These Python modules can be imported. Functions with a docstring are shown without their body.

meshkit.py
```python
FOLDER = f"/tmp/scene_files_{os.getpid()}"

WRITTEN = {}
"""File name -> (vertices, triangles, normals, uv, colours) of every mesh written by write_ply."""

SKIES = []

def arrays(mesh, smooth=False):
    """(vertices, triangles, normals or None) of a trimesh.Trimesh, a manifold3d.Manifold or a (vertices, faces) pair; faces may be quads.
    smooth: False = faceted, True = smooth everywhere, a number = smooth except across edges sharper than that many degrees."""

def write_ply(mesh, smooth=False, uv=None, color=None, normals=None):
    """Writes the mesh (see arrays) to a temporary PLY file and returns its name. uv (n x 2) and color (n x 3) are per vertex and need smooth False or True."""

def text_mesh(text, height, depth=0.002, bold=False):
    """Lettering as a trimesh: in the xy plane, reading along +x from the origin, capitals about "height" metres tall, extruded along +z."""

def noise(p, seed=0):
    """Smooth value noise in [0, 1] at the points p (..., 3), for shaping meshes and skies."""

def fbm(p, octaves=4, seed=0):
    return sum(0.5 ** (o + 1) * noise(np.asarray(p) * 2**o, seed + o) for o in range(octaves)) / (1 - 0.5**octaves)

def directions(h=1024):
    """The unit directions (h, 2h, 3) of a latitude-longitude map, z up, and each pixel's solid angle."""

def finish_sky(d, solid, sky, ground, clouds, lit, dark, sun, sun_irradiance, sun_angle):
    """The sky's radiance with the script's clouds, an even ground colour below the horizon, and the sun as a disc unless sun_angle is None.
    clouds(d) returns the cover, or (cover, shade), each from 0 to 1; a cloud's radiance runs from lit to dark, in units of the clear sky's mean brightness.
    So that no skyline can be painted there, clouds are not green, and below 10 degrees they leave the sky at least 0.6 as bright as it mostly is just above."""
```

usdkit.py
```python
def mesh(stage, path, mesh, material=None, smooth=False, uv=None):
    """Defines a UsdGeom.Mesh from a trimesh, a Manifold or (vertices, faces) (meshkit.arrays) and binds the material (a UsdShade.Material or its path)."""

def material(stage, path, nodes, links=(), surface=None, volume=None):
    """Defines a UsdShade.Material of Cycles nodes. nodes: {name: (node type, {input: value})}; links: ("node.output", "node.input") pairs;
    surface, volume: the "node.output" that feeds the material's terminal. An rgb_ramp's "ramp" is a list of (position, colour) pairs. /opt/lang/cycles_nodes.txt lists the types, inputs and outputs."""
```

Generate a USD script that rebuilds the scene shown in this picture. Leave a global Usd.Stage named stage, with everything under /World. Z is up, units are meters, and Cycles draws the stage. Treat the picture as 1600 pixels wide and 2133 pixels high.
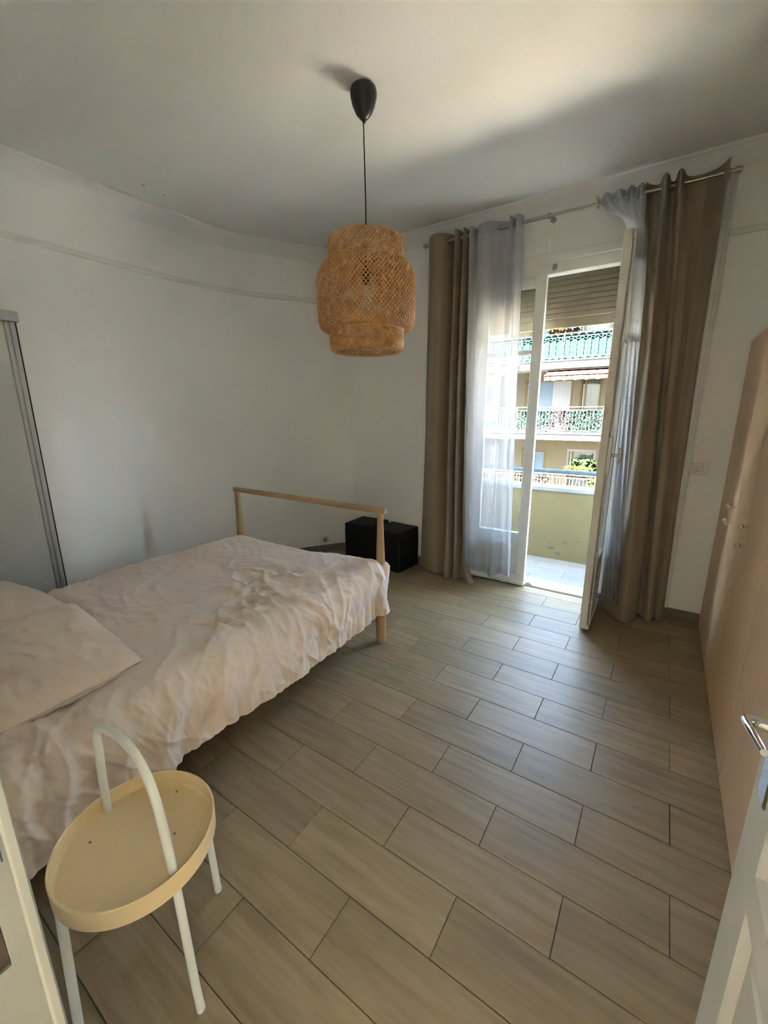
import math, random
import numpy as np, trimesh, manifold3d as m3, usdkit, meshkit
import shapely.geometry as sg
from pxr import Usd, UsdGeom, UsdLux, UsdShade, Gf, Sdf, Vt

stage = Usd.Stage.CreateInMemory()
UsdGeom.SetStageUpAxis(stage, 'Z')
UsdGeom.SetStageMetersPerUnit(stage, 1.0)
W = UsdGeom.Xform.Define(stage, '/World')
UsdGeom.Scope.Define(stage, '/World/Looks')
rng = np.random.default_rng(7)
PI = math.pi

# ------------------------------------------------------------------ camera, sky, sun, exposure
CAM_Z, F_PX = 1.596, 869.53
PITCH, ROLL, YAW = math.radians(13.544), math.radians(-.315), math.radians(-33.699)
EXPOSURE = 6.55
HALL = 13.0  # strength of the added fill light in the hallway
cy_, sy_, cp_, sp_ = math.cos(YAW), math.sin(YAW), math.cos(PITCH), math.sin(PITCH)
fwd = np.array([sy_ * cp_, cy_ * cp_, -sp_]); rgt = np.array([cy_, -sy_, 0]); upv = np.cross(rgt, fwd)
rgt, upv = math.cos(ROLL) * rgt + math.sin(ROLL) * upv, -math.sin(ROLL) * rgt + math.cos(ROLL) * upv
cam = UsdGeom.Camera.Define(stage, '/World/camera')
cam.CreateHorizontalApertureAttr(36.0); cam.CreateVerticalApertureAttr(36.0 * 2133 / 1600)
cam.CreateFocalLengthAttr(F_PX / 1600 * 36.0)
cam.CreateClippingRangeAttr(Gf.Vec2f(.02, 2000.))
cam.CreateExposureAttr(EXPOSURE)
mx = np.eye(4); mx[0, :3] = rgt; mx[1, :3] = upv; mx[2, :3] = -fwd; mx[3, :3] = (0, 0, CAM_Z)
cam.AddTransformOp().Set(Gf.Matrix4d(*mx.ravel().tolist()))

SUN_ELEV, SUN_AZ = math.radians(58), math.radians(200)      # azimuth clockwise from +y: the sun stands behind our own building
sky = usdkit.material(stage, '/World/Looks/sky_look', {
    's': ('sky_texture', {'sky_type': 'multiple_scattering', 'sun_disc': False, 'sun_elevation': SUN_ELEV, 'sun_rotation': SUN_AZ, 'aerosol_density': 3.0}),
    'h': ('mix', {'mix_type': 'multiply', 'fac': 1., 'color2': (1.12, .98, .84)}), 'b': ('background_shader', {'strength': .055})}, [('s.color', 'h.color1'), ('h.color', 'b.color')], surface='b.background')
dome = UsdLux.DomeLight.Define(stage, '/World/sky')
dome.CreateIntensityAttr(1.0)
UsdShade.MaterialBindingAPI.Apply(dome.GetPrim()).Bind(sky)
sun = UsdLux.DistantLight.Define(stage, '/World/sun')
sun.CreateIntensityAttr(16.0); sun.CreateNormalizeAttr(True); sun.CreateAngleAttr(.53); sun.CreateColorAttr(Gf.Vec3f(1, .95, .87))
to_sun = np.array([math.sin(SUN_AZ) * math.cos(SUN_ELEV), math.cos(SUN_AZ) * math.cos(SUN_ELEV), math.sin(SUN_ELEV)])
zx = to_sun; xx = np.cross([0, 0, 1.], zx); xx /= np.linalg.norm(xx); yx = np.cross(zx, xx)
ms = np.eye(4); ms[0, :3] = xx; ms[1, :3] = yx; ms[2, :3] = zx
sun.AddTransformOp().Set(Gf.Matrix4d(*ms.ravel().tolist()))

# ------------------------------------------------------------------ prims and names
used = {}
def free(path):
    n = used.get(path, -1) + 1
    used[path] = n
    return path if n == 0 else f'{path}_{n:03d}'
def put(prim, **kw):
    for k, v in kw.items():
        if v: prim.SetCustomDataByKey(k, v)
    return prim
def thing(name, label, cat, loc=(0, 0, 0), rz=0., group=None, kind=None):
    x = UsdGeom.Xform.Define(stage, free('/World/' + name))
    x.AddTranslateOp().Set(Gf.Vec3d(*map(float, loc))); x.AddRotateZOp().Set(float(rz))
    return put(x.GetPrim(), label=label, category=cat, group=group, kind=kind)
def part(parent, name, mesh, look, smooth=False, label=None, kind=None):
    p = usdkit.mesh(stage, free(f'{parent.GetPath()}/{name}'), mesh, look, smooth)
    return put(p.GetPrim(), label=label, kind=kind)
def holder(parent, name, label=None):
    return put(UsdGeom.Xform.Define(stage, free(f'{parent.GetPath()}/{name}')).GetPrim(), label=label)
def solo(name, label, cat, mesh, look, smooth=False, group=None, kind=None):
    p = usdkit.mesh(stage, free('/World/' + name), mesh, look, smooth)
    return put(p.GetPrim(), label=label, category=cat, group=group, kind=kind)

# ------------------------------------------------------------------ shapes
def bx(lo, hi, b=0.):
    lo, hi = np.minimum(lo, hi).astype(float), np.maximum(lo, hi).astype(float)
    if b <= 0:
        return trimesh.creation.box(bounds=[lo, hi])
    b = min(b, .45 * (hi - lo).min())
    pts = []
    for i in range(8):
        s = np.array([(i >> k) & 1 for k in range(3)]); c = np.where(s, hi, lo); d = np.where(s, -1, 1) * b
        for k in range(3):
            o = d.copy(); o[k] = 0; pts.append(c + o)
    return trimesh.convex.convex_hull(np.array(pts))
def rbx(lo, hi, r, seg=10):
    lo, hi = np.asarray(lo, float) + r, np.asarray(hi, float) - r
    s = m3.Manifold.sphere(r, seg)
    return m3.Manifold.batch_hull([s.translate([(lo, hi)[i & 1][0], (lo, hi)[(i >> 1) & 1][1], (lo, hi)[(i >> 2) & 1][2]]) for i in range(8)])
def cat(*ms):
    return trimesh.util.concatenate([trimesh.Trimesh(*meshkit.arrays(m)[:2], process=False) for m in ms])
def tube(pts, r, n=12, closed=False):
    pts = np.asarray(pts, float); k = len(pts); r = np.broadcast_to(np.asarray(r, float), (k,))
    t = (np.roll(pts, -1, 0) - np.roll(pts, 1, 0)) if closed else np.gradient(pts, axis=0)
    t /= np.linalg.norm(t, axis=1, keepdims=True)
    a = np.cross(t[0], [0, 0, 1.]) if abs(t[0][2]) < .9 else np.cross(t[0], [1., 0, 0])
    V = []
    for i in range(k):
        a = a - t[i] * (a @ t[i]); a /= np.linalg.norm(a); b = np.cross(t[i], a)
        th = np.arange(n) * 2 * PI / n
        V.append(pts[i] + r[i] * (np.cos(th)[:, None] * a + np.sin(th)[:, None] * b))
    V = np.vstack(V); F = []
    for i in range(k if closed else k - 1):
        j = (i + 1) % k
        for q in range(n):
            p = (q + 1) % n; F += [[i * n + q, i * n + p, j * n + p], [i * n + q, j * n + p, j * n + q]]
    if not closed:
        V = np.vstack([V, pts[:1], pts[-1:]]); c0, c1 = len(V) - 2, len(V) - 1
        for q in range(n):
            p = (q + 1) % n; F += [[c0, p, q], [c1, (k - 1) * n + q, (k - 1) * n + p]]
    return trimesh.Trimesh(V, F, process=False)
def rod(a, b, r, n=12, r2=None):
    return tube([a, b], [r, r if r2 is None else r2], n)
def lathe(prof, n=40, c=(0, 0, 0)):
    prof = np.asarray(prof, float); th = np.arange(n) * 2 * PI / n
    V = np.stack([prof[:, None, 0] * np.cos(th), prof[:, None, 0] * np.sin(th), np.repeat(prof[:, 1:2], n, 1)], -1) + np.asarray(c, float)
    k = len(prof); F = []
    for i in range(k - 1):
        for q in range(n):
            p = (q + 1) % n; F += [[i * n + q, i * n + p, (i + 1) * n + p], [i * n + q, (i + 1) * n + p, (i + 1) * n + q]]
    return trimesh.Trimesh(V.reshape(-1, 3), F, process=False)
def grid(P):
    nu, nv = P.shape[:2]; i = np.arange(nu * nv).reshape(nu, nv)
    F = np.vstack([np.stack([i[:-1, :-1], i[1:, :-1], i[1:, 1:]], -1).reshape(-1, 3), np.stack([i[:-1, :-1], i[1:, 1:], i[:-1, 1:]], -1).reshape(-1, 3)])
    return trimesh.Trimesh(P.reshape(-1, 3), F, process=False)
def prism(poly, z0, z1):
    m = trimesh.creation.extrude_polygon(poly, z1 - z0, engine='earcut'); m.apply_translation((0, 0, z0)); return m
def sweep(path, section, closed=False):
    """A plan path (n, 2) swept with a section of (offset to the left of the path, z) points."""
    path = np.asarray(path, float); t = np.gradient(path, axis=0); t /= np.linalg.norm(t, axis=1, keepdims=True)
    nrm = np.stack([t[:, 1], -t[:, 0]], 1)                       # to the right of the way
    sec = np.asarray(section, float); sec = np.vstack([sec, sec[:1]])
    P = np.stack([np.concatenate([path[:, None] + nrm[:, None] * sec[None, :, :1], np.broadcast_to(sec[None, :, 1:], (len(path), len(sec), 1))], -1)], 0)[0]
    return grid(P)
def spline(pts, n):
    from scipy.interpolate import CubicSpline
    pts = np.asarray(pts, float); d = np.concatenate([[0], np.cumsum(np.linalg.norm(np.diff(pts, axis=0), axis=1) ** .5)])
    return CubicSpline(d, pts)(np.linspace(0, d[-1], n))
def lift(m, loc=(0, 0, 0), rz=0., rx=0., ry=0.):
    m = trimesh.Trimesh(*meshkit.arrays(m)[:2], process=False)
    for a, ax in ((rx, (1, 0, 0)), (ry, (0, 1, 0)), (rz, (0, 0, 1))):
        if a: m.apply_transform(trimesh.transformations.rotation_matrix(a, ax))
    m.apply_translation(loc); return m

# ------------------------------------------------------------------ materials
looks = {}
def look(name, col, rough=.5, col2=None, nscale=4., stretch=(1, 1, 1), detail=4, contrast=(.35, .65), bump=0., bscale=60., bstretch=(1, 1, 1), bdist=.002, rand=0., world=False, **extra):
    """Principled look: colour broken up by one noise, relief by another; rand varies the tone from piece to piece."""
    if name in looks: return looks[name]
    src = 'g.position' if world else 'tc.object'
    N = {'p': ('principled_bsdf', {'base_color': col, 'roughness': rough, **extra})}
    L = []
    if col2 is not None or bump:
        N['g' if world else 'tc'] = ('geometry', {}) if world else ('texture_coordinate', {})
        if rand:
            N['oi'] = ('object_info', {}); N['sh'] = ('vector_math', {'math_type': 'scale', 'vector1': (13., 7., 5.)}); N['ad'] = ('vector_math', {'math_type': 'add'})
            L += [('oi.random', 'sh.scale'), (src, 'ad.vector1'), ('sh.vector', 'ad.vector2')]; src = 'ad.vector'
    if col2 is not None:
        N['m1'] = ('mapping', {'scale': stretch}); N['n1'] = ('noise_texture', {'scale': nscale, 'detail': detail, 'roughness': .55, 'distortion': .3})
        N['r1'] = ('rgb_ramp', {'ramp': [(0, col), (contrast[0], col), (contrast[1], col2), (1, col2)]})
        L += [(src, 'm1.vector'), ('m1.vector', 'n1.vector'), ('n1.fac', 'r1.fac')]
        end = 'r1.color'
        if rand:
            N['mr'] = ('map_range', {'from_min': 0., 'from_max': 1., 'to_min': 1 - rand, 'to_max': 1 + rand}); N['sc'] = ('vector_math', {'math_type': 'scale'})
            L += [('oi.random', 'mr.value'), ('mr.result', 'sc.scale'), (end, 'sc.vector1')]; end = 'sc.vector'
        L.append((end, 'p.base_color'))
    if bump:
        N['m2'] = ('mapping', {'scale': bstretch}); N['n2'] = ('noise_texture', {'scale': bscale, 'detail': 3}); N['bp'] = ('bump', {'strength': bump, 'distance': bdist})
        L += [(src, 'm2.vector'), ('m2.vector', 'n2.vector'), ('n2.fac', 'bp.height'), ('bp.normal', 'p.normal')]
    looks[name] = usdkit.material(stage, '/World/Looks/' + name, N, L, surface='p.BSDF')
    return looks[name]

PAINT = look('wall_paint', (0.91, 0.9, 0.855), .75, (0.89, 0.88, 0.835), 1.2, bump=.12, bscale=90, bdist=.001, world=True)
CEIL = look('ceiling_paint', (0.86, 0.855, 0.82), .8, (0.84, 0.835, 0.8), 1.0, bump=.1, bscale=70, bdist=.001, world=True)
TRIM = look('trim_paint', (.83, .82, .77), .45, (.80, .79, .735), 3, bump=.08, bscale=40, world=True)
DOORW = look('door_white', (.80, .80, .755), .42, (.75, .745, .69), 5, bump=.1, bscale=30, world=True)
DOOROLD = look('door_white_worn', (.76, .75, .68), .45, (.50, .44, .34), 14, stretch=(1, 1, .35), contrast=(.62, .78), bump=.2, bscale=40, world=True)
GROUT = look('grout', (.07, .06, .05), .9, (.10, .085, .07), 20, world=True)
TILE = look('wood_tile', (0.35, 0.268, 0.155), .42, (0.245, 0.182, 0.1), 3.2, stretch=(1., 11., 1.), detail=6, contrast=(.34, .70), bump=.22, bscale=5, bstretch=(1, 16, 1), bdist=.0016, rand=.10, specular_ior_level=.32)
BASEB = look('baseboard_tile', (.22, .175, .135), .4, (.17, .135, .10), 5, stretch=(1, 1, 8), world=True)
BEIGE = look('taupe_curtain', (0.31, 0.245, 0.172), .85, (0.28, 0.22, 0.152), 3, bump=.25, bscale=900, bdist=.0006, sheen_weight=.15)
BIRCH = look('birch_wood', (0.52, 0.35, 0.18), .45, (0.43, 0.275, 0.13), 3, stretch=(1, 1, 1), bump=.05, bscale=60)
WARD = look('wardrobe_laminate', (.68, .45, .25), .38, (.64, .42, .23), 2.5, stretch=(14, 14, .7), bump=.04, bscale=40, bstretch=(8, 8, .5), world=True)
TRAYW = look('tray_veneer', (0.9, 0.71, 0.41), .5, (0.86, 0.66, 0.365), 2.6, bump=.05, bscale=30)
WHITEM = look('white_steel', (.86, .875, .79), .38, (.83, .845, .76), 20)
STEEL = look('brushed_steel', (.46, .43, .39), .32, metallic=1.)
CHROME = look('chrome', (.80, .80, .80), .08, metallic=1.)
BLACKP = look('black_plastic', (.012, .012, .013), .38)
BLACKF = look('black_leatherette', (.005, .005, .0055), .6, specular_ior_level=.25, bump=.15, bscale=300, bdist=.0005)
ALU = look('silver_aluminium', (.58, .59, .58), .35, (.54, .55, .54), 9, metallic=.6)
LINEN = look('pinkish_linen', (.82, .68, .565), .9, (.78, .645, .53), 3, bump=.35, bscale=28, bdist=.006, sheen_weight=.2)
DARKW = look('dark_wood_core', (.05, .028, .014), .9, (.025, .014, .008), 40)
PLASTW = look('switch_plastic', (0.72, 0.71, 0.66), .35)
INK = look('ink', (.02, .02, .035), .6)
BAMBOO = look('bamboo_strip', (0.66, 0.345, 0.108), .55, (0.46, 0.215, 0.058), 24, rand=0., world=True, subsurface_weight=0.)

# ------------------------------------------------------------------ the room: floor, walls, ceiling
YW, XL, XR, YR, HC = 3.76, -3.65, .99, .07, 3.17
corner = [(XL, YR - .2), (XL, 1.0), (XL, 1.8), (-3.642, 2.1), (-3.622, 2.4), (-3.575, 2.7), (-3.50, 2.94), (-3.39, 3.15), (-3.17, 3.50), (-3.075, 3.65), (-3.0, 3.725), (-2.9, YW)]
left_in = np.vstack([np.array(corner[:2]), spline(corner[2:], 40)])
floor = thing('floor', 'floor of long wood-look porcelain tiles laid in running bond', 'floor', kind='structure')
part(floor, 'screed', bx((-3.8, -2.2, -.2), (1.15, YW + .02, -.004)), GROUT)
U0, V0 = .206, 3.022
def tile_mesh(x0, x1, y0, y1, z):
    return bx((x0, y0, z - .008), (x1, y1, z), .0011)
def lay(parent, xa, xb, ya, yb, z, lk=None):
    g = .0013
    for i in range(int((V0 - yb) / .2) - 2, int((V0 - ya) / .2) + 2):
        y1, y0 = min(V0 - i * .2 - g, yb), max(V0 - (i + 1) * .2 + g, ya)
        if y1 - y0 < .01: continue
        o = U0 - (.3 if i % 2 else 0)
        for n in range(-14, 14):
            x0, x1 = max(o + n * .6 + g, xa), min(o + (n + 1) * .6 - g, xb)
            if x1 - x0 > .012: part(parent, 'tile', tile_mesh(x0, x1, y0, y1, z + rng.uniform(-.0004, .0004)), lk or TILE)
lay(floor, XL, XR, -.1, YW, 0.)
tread = bx((-.9, -2.1, -.008), (.9, -.1, -.0005)); part(floor, 'hall_floor', tread, TILE)

poly = sg.Polygon(list(map(tuple, left_in)) + [(-2.9, YW + .2), (XL - .15, YW + .2), (XL - .15, YR - .2)])
wl = solo('wall_left', 'white plastered wall on the left that rounds off into the window wall', 'wall', prism(poly, -.1, HC), PAINT, 40, kind='structure')
OX0, OX1, OZ = -1.50, -.37, 2.70                                     # the french window's opening
wf = thing('wall_front', 'white wall around the tall french window', 'wall', kind='structure')
part(wf, 'masonry', cat(bx((-2.9, YW, -.1), (OX0, YW + .24, HC)), bx((OX1, YW, -.1), (XR + .15, YW + .24, HC)), bx((OX0, YW, OZ), (OX1, YW + .24, HC))), PAINT)
part(wf, 'pilaster_strip', bx((-.955, YW - .004, 2.78), (-.925, YW + .01, 3.09), .002), PAINT)
solo('wall_right', 'white wall behind the wardrobes', 'wall', bx((XR, YR - .2, -.1), (XR + .15, YW + .24, HC)), PAINT, kind='structure')
DX0, DX1, DZ = -.50, .248, 2.06                                      # the room door's opening
wr = thing('wall_rear', 'white wall with the doorway, behind the bed head', 'wall', kind='structure')
part(wr, 'masonry', cat(bx((XL - .15, YR - .16, -.1), (DX0 - .03, YR, HC)), bx((DX1 + .03, YR - .16, -.1), (XR + .15, YR, HC)), bx((DX0 - .03, YR - .16, DZ + .03), (DX1 + .03, YR, HC))), PAINT)
ceil_ = thing('ceiling', 'off-white plaster ceiling above the pendant lamp', 'ceiling', kind='structure')
part(ceil_, 'plaster', bx((XL - .2, YR - .2, HC), (XR + .2, YW + .24, HC + .25)), CEIL)
for fx, fy, fa in ((-3.315, 1.91, .3), (-3.333, 2.07, .8)):
    part(ceil_, 'fleck', lift(bx((-.016, -.004, -.0012), (.016, .004, .001), .0005), (fx, fy, HC), fa), look('grey_fleck', (.42, .41, .37), .9))

whole = np.vstack([left_in, [(-2.5, YW), (-1.2, YW), (0, YW), (XR, YW)]])
arc = [(.085 * (1 - math.sin(a)), HC - .115 * (1 - math.cos(a))) for a in np.linspace(0, PI / 2, 9)]
solo('trim_1', 'plaster cove with a fine bead where walls meet the ceiling', 'cornice', sweep(whole, [(-.02, HC + .02), (-.02, HC - .115)] + [(max(x, 0.), z) for x, z in arc][::-1] + [(.085, HC - .0), (.086, HC - .010), (.094, HC - .016), (.103, HC - .015), (.110, HC - .006), (.110, HC + .02)]), CEIL, 35, kind='structure')
rail_l = left_in
sec = [(-.01, 2.682), (.010, 2.682), (.014, 2.688), (.014, 2.712), (.010, 2.718), (-.01, 2.718)]
solo('trim_2', 'thin white picture rail along the left wall', 'picture rail', sweep(rail_l, sec), TRIM, 35, kind='structure')
solo('trim_3', 'thin white picture rail right of the taupe curtains', 'picture rail', sweep([(.178, YW), (.5, YW), (XR, YW)], sec), TRIM, 35, kind='structure')
solo('trim_4', 'slim white upright moulding beside the right taupe curtain', 'moulding', cat(bx((.150, YW - .016, .08), (.178, YW + .01, 3.07), .004), bx((.158, YW - .022, .08), (.170, YW + .01, 3.07), .003)), TRIM, kind='structure')
bsec = [(-.01, 0), (.009, 0), (.009, .076), (.006, .08), (-.01, .08)]
solo('baseboard_left', 'dark wood-look tile skirting below the left wall', 'baseboard', sweep(left_in, bsec), BASEB, kind='structure')
solo('baseboard_front', 'dark wood-look tile skirting below the window wall', 'baseboard', cat(sweep([(-2.9, YW), (-2.2, YW), (OX0 - .02, YW)], bsec), sweep([(OX1 + .02, YW), (0., YW), (XR, YW)], bsec)), BASEB, kind='structure')

# doorway the camera stands in, and the hall behind it
jm = m3.Manifold.cube([.035, .17, DZ]).translate([DX0 - .035, -.109, 0]) - m3.Manifold.cube([.03, .032, .115]).translate([DX0 - .028, .012, 1.035])
jamb = thing('trim_5', 'white painted door jamb with a bead and a dark latch mortise', 'door frame', kind='structure')
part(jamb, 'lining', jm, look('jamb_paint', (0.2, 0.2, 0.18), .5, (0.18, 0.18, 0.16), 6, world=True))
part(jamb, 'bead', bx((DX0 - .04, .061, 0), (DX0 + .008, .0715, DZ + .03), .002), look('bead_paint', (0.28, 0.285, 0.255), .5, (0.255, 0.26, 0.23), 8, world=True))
part(jamb, 'mortise', bx((DX0 - .0285, .0125, 1.0355), (DX0 - .003, .0435, 1.1495)), DARKW, label='dark bare wood of the latch mortise')
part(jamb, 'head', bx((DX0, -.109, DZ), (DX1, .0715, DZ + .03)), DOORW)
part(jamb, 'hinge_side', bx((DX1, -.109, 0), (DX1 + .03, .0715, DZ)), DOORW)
for a, b in (((.052, 1.195), (.046, 1.215)), ((.046, 1.215), (.05, 1.228)), ((.05, 1.228), (.043, 1.236)), ((.055, 1.165), (.052, 1.19)), ((.057, 1.16), (.0575, 1.19)), ((.044, 1.20), (.040, 1.205))):
    part(jamb, 'pen_mark', rod((DX0 + .0002, a[0], a[1]), (DX0 + .0002, b[0], b[1]), .0007, 5), INK)
hall = thing('hallway', 'plain white hallway outside the bedroom doorway', 'hallway', kind='structure')
part(hall, 'wall', cat(bx((-3.8, -2.0, -.1), (-3.7, YR - .16, 2.6)), bx((.9, -2.0, -.1), (1.0, YR - .16, 2.6)), bx((-3.8, -2.1, -.1), (1.0, -2.0, 2.6))), PAINT)
part(hall, 'hall_ceiling', bx((-3.8, -2.1, 2.5), (1.0, YR - .16, 2.6)), CEIL)
part(hall, 'globe_lamp_rose', cat(lathe([(0, 2.47), (.045, 2.47), (.05, 2.5), (0, 2.5)], 24, (-3.1, -1.3, 0)), rod((-3.1, -1.3, 2.365), (-3.1, -1.3, 2.48), .006, 8)), DOORW, 40)     # rose and cord added as a body for the unseen fill light
hlamp = UsdLux.SphereLight.Define(stage, '/World/hall_lamp_light')  # unseen fill light, added round the corner to brighten the room softly
hlamp.CreateRadiusAttr(.11); hlamp.CreateIntensityAttr(HALL); hlamp.CreateColorAttr(Gf.Vec3f(1, .93, .82)); hlamp.AddTranslateOp().Set(Gf.Vec3d(-3.1, -1.3, 2.25))

# ------------------------------------------------------------------ french window: frame and two leaves
PANE = usdkit.material(stage, '/World/Looks/window_pane', {'t': ('transparent_bsdf', {'color': (.97, .985, .98)}), 'g': ('glossy_bsdf', {'roughness': .01, 'color': (.9, .9, .9)}), 'f': ('fresnel', {'IOR': 1.45}), 'm': ('mix_closure', {})},
                       [('f.fac', 'm.fac'), ('t.BSDF', 'm.closure1'), ('g.BSDF', 'm.closure2')], surface='m.closure')
wfr = thing('window_1', 'white stepped frame of the french window in its opening', 'window frame', kind='structure')
part(wfr, 'head', cat(bx((OX0 - .05, YW - .020, 2.635), (OX1 + .05, YW + .07, 2.715), .004), bx((OX0 - .08, YW - .034, 2.715), (OX1 + .08, YW + .05, 2.785), .008)), TRIM)
part(wfr, 'jamb', bx((OX0 - .03, YW - .006, 0), (OX0 + .035, YW + .08, 2.64), .004), TRIM)
part(wfr, 'jamb', bx((OX1 - .035, YW - .006, 0), (OX1 + .03, YW + .08, 2.64), .004), TRIM)
part(wfr, 'reveal', cat(bx((OX0 - .01, YW + .06, 0), (OX0 + .012, YW + .24, 2.7)), bx((OX1 - .012, YW + .06, 0), (OX1 + .01, YW + .24, 2.7))), TRIM)
sill = part(wfr, 'threshold', cat(bx((OX0 + .03, YW + .005, -.004), (OX1 - .03, YW + .045, .016), .004), bx((OX0 + .03, YW + .055, -.004), (OX1 - .03, YW + .09, .010), .003), bx((OX0, YW + .09, -.06), (OX1, YW + .24, .002))), ALU, label='grey metal threshold bars')
part(wfr, 'latch_keeper', cat(rod((-.905, YW + .02, .012), (-.905, YW + .02, .035), .012, 10), bx((-.93, YW + .012, .014), (-.87, YW + .03, .026), .003)), STEEL)
part(wfr, 'bolt_keeper', cat(bx((-.90, YW - .034, 2.662), (-.865, YW - .018, 2.70), .003), rod((-.883, YW - .04, 2.65), (-.883, YW - .04, 2.70), .007, 8)), STEEL)

def leaf(name, label, look_, zs0=.012, H=2.64, wdt=.525, T=.045, mir=1, loc=(0, 0, 0), rz=0):
    """Built lying in its own plane: hinge at x=0, free edge at x=wdt, room face at y=0 (towards -y)."""
    t = thing(name, label, 'french window', loc, rz, kind='structure')
    def part(t, nm, m, lk):
        m = cat(m); m.vertices *= [mir, 1, 1]
        if mir < 0: m.invert()
        return globals()['part'](t, nm, m, lk)
    s, zp, zr = .085, .50, 2.555
    part(t, 'stile', bx((0, 0, zs0), (s - .02, T, H), .004), look_)
    part(t, 'stile', bx((wdt - s, 0, zs0), (wdt, T, H), .005), look_)
    part(t, 'top_rail', bx((s - .02, 0, zr), (wdt - s, T, H), .004), look_)
    part(t, 'lock_rail', cat(bx((s - .02, 0, zp - .07), (wdt - s, T, zp), .004), bx((s - .02, -.006, zp - .012), (wdt - s, T, zp + .008), .003)), look_)
    part(t, 'bottom_rail', cat(bx((s - .02, 0, zs0), (wdt - s, T, .12), .004), bx((0, -.014, .012), (wdt, .01, .05), .006)), look_)
    part(t, 'panel', cat(bx((s - .03, .012, .10), (wdt - s + .01, T - .012, zp - .06)), bx((s + .025, .006, .16), (wdt - s - .045, T - .006, zp - .11), .005)), look_)
    part(t, 'glazing_bar', bx((s - .02, .004, 2.045), (wdt - s, T - .004, 2.085), .008), look_)
    for z0, z1 in ((zp, 2.045), (2.085, zr)):
        part(t, 'pane', bx((s - .022, T * .55, z0 - .004), (wdt - s + .002, T * .55 + .004, z1 + .004)), PANE)
    return t
left_leaf = leaf('door_1', 'closed left leaf of the french window behind the sheer curtain', DOORW, loc=(-1.455, YW - .035, 0))
right_leaf = leaf('door_2', 'open right leaf of the french window with a T-handle and worn edge', DOOROLD, wdt=.56, H=2.655, T=.05, mir=-1, loc=(-.313, YW - .035, 0), rz=90)
hx = -(.56 - .04)
part(right_leaf, 'lock_case', bx((hx - .03, -.022, 1.17), (hx + .035, .0, 1.42), .004), DOOROLD)
part(right_leaf, 'handle', cat(rod((hx, -.02, 1.30), (hx, -.072, 1.30), .008, 10), tube([(hx, -.066, 1.245), (hx, -.076, 1.27), (hx, -.078, 1.30), (hx, -.076, 1.33), (hx, -.066, 1.352)], [.005, .009, .010, .009, .005], 10)), STEEL, 40, label='dark metal T-handle')
part(right_leaf, 'bolt_rod', cat(rod((hx, -.01, 1.42), (hx, -.01, 2.655), .006, 8), rod((hx, -.01, .03), (hx, -.01, 1.17), .006, 8), bx((hx - .014, -.018, .56), (hx + .014, 0, .62), .003), bx((hx - .014, -.018, 2.60), (hx + .014, 0, 2.64), .003)), DOOROLD, 40)

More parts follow.
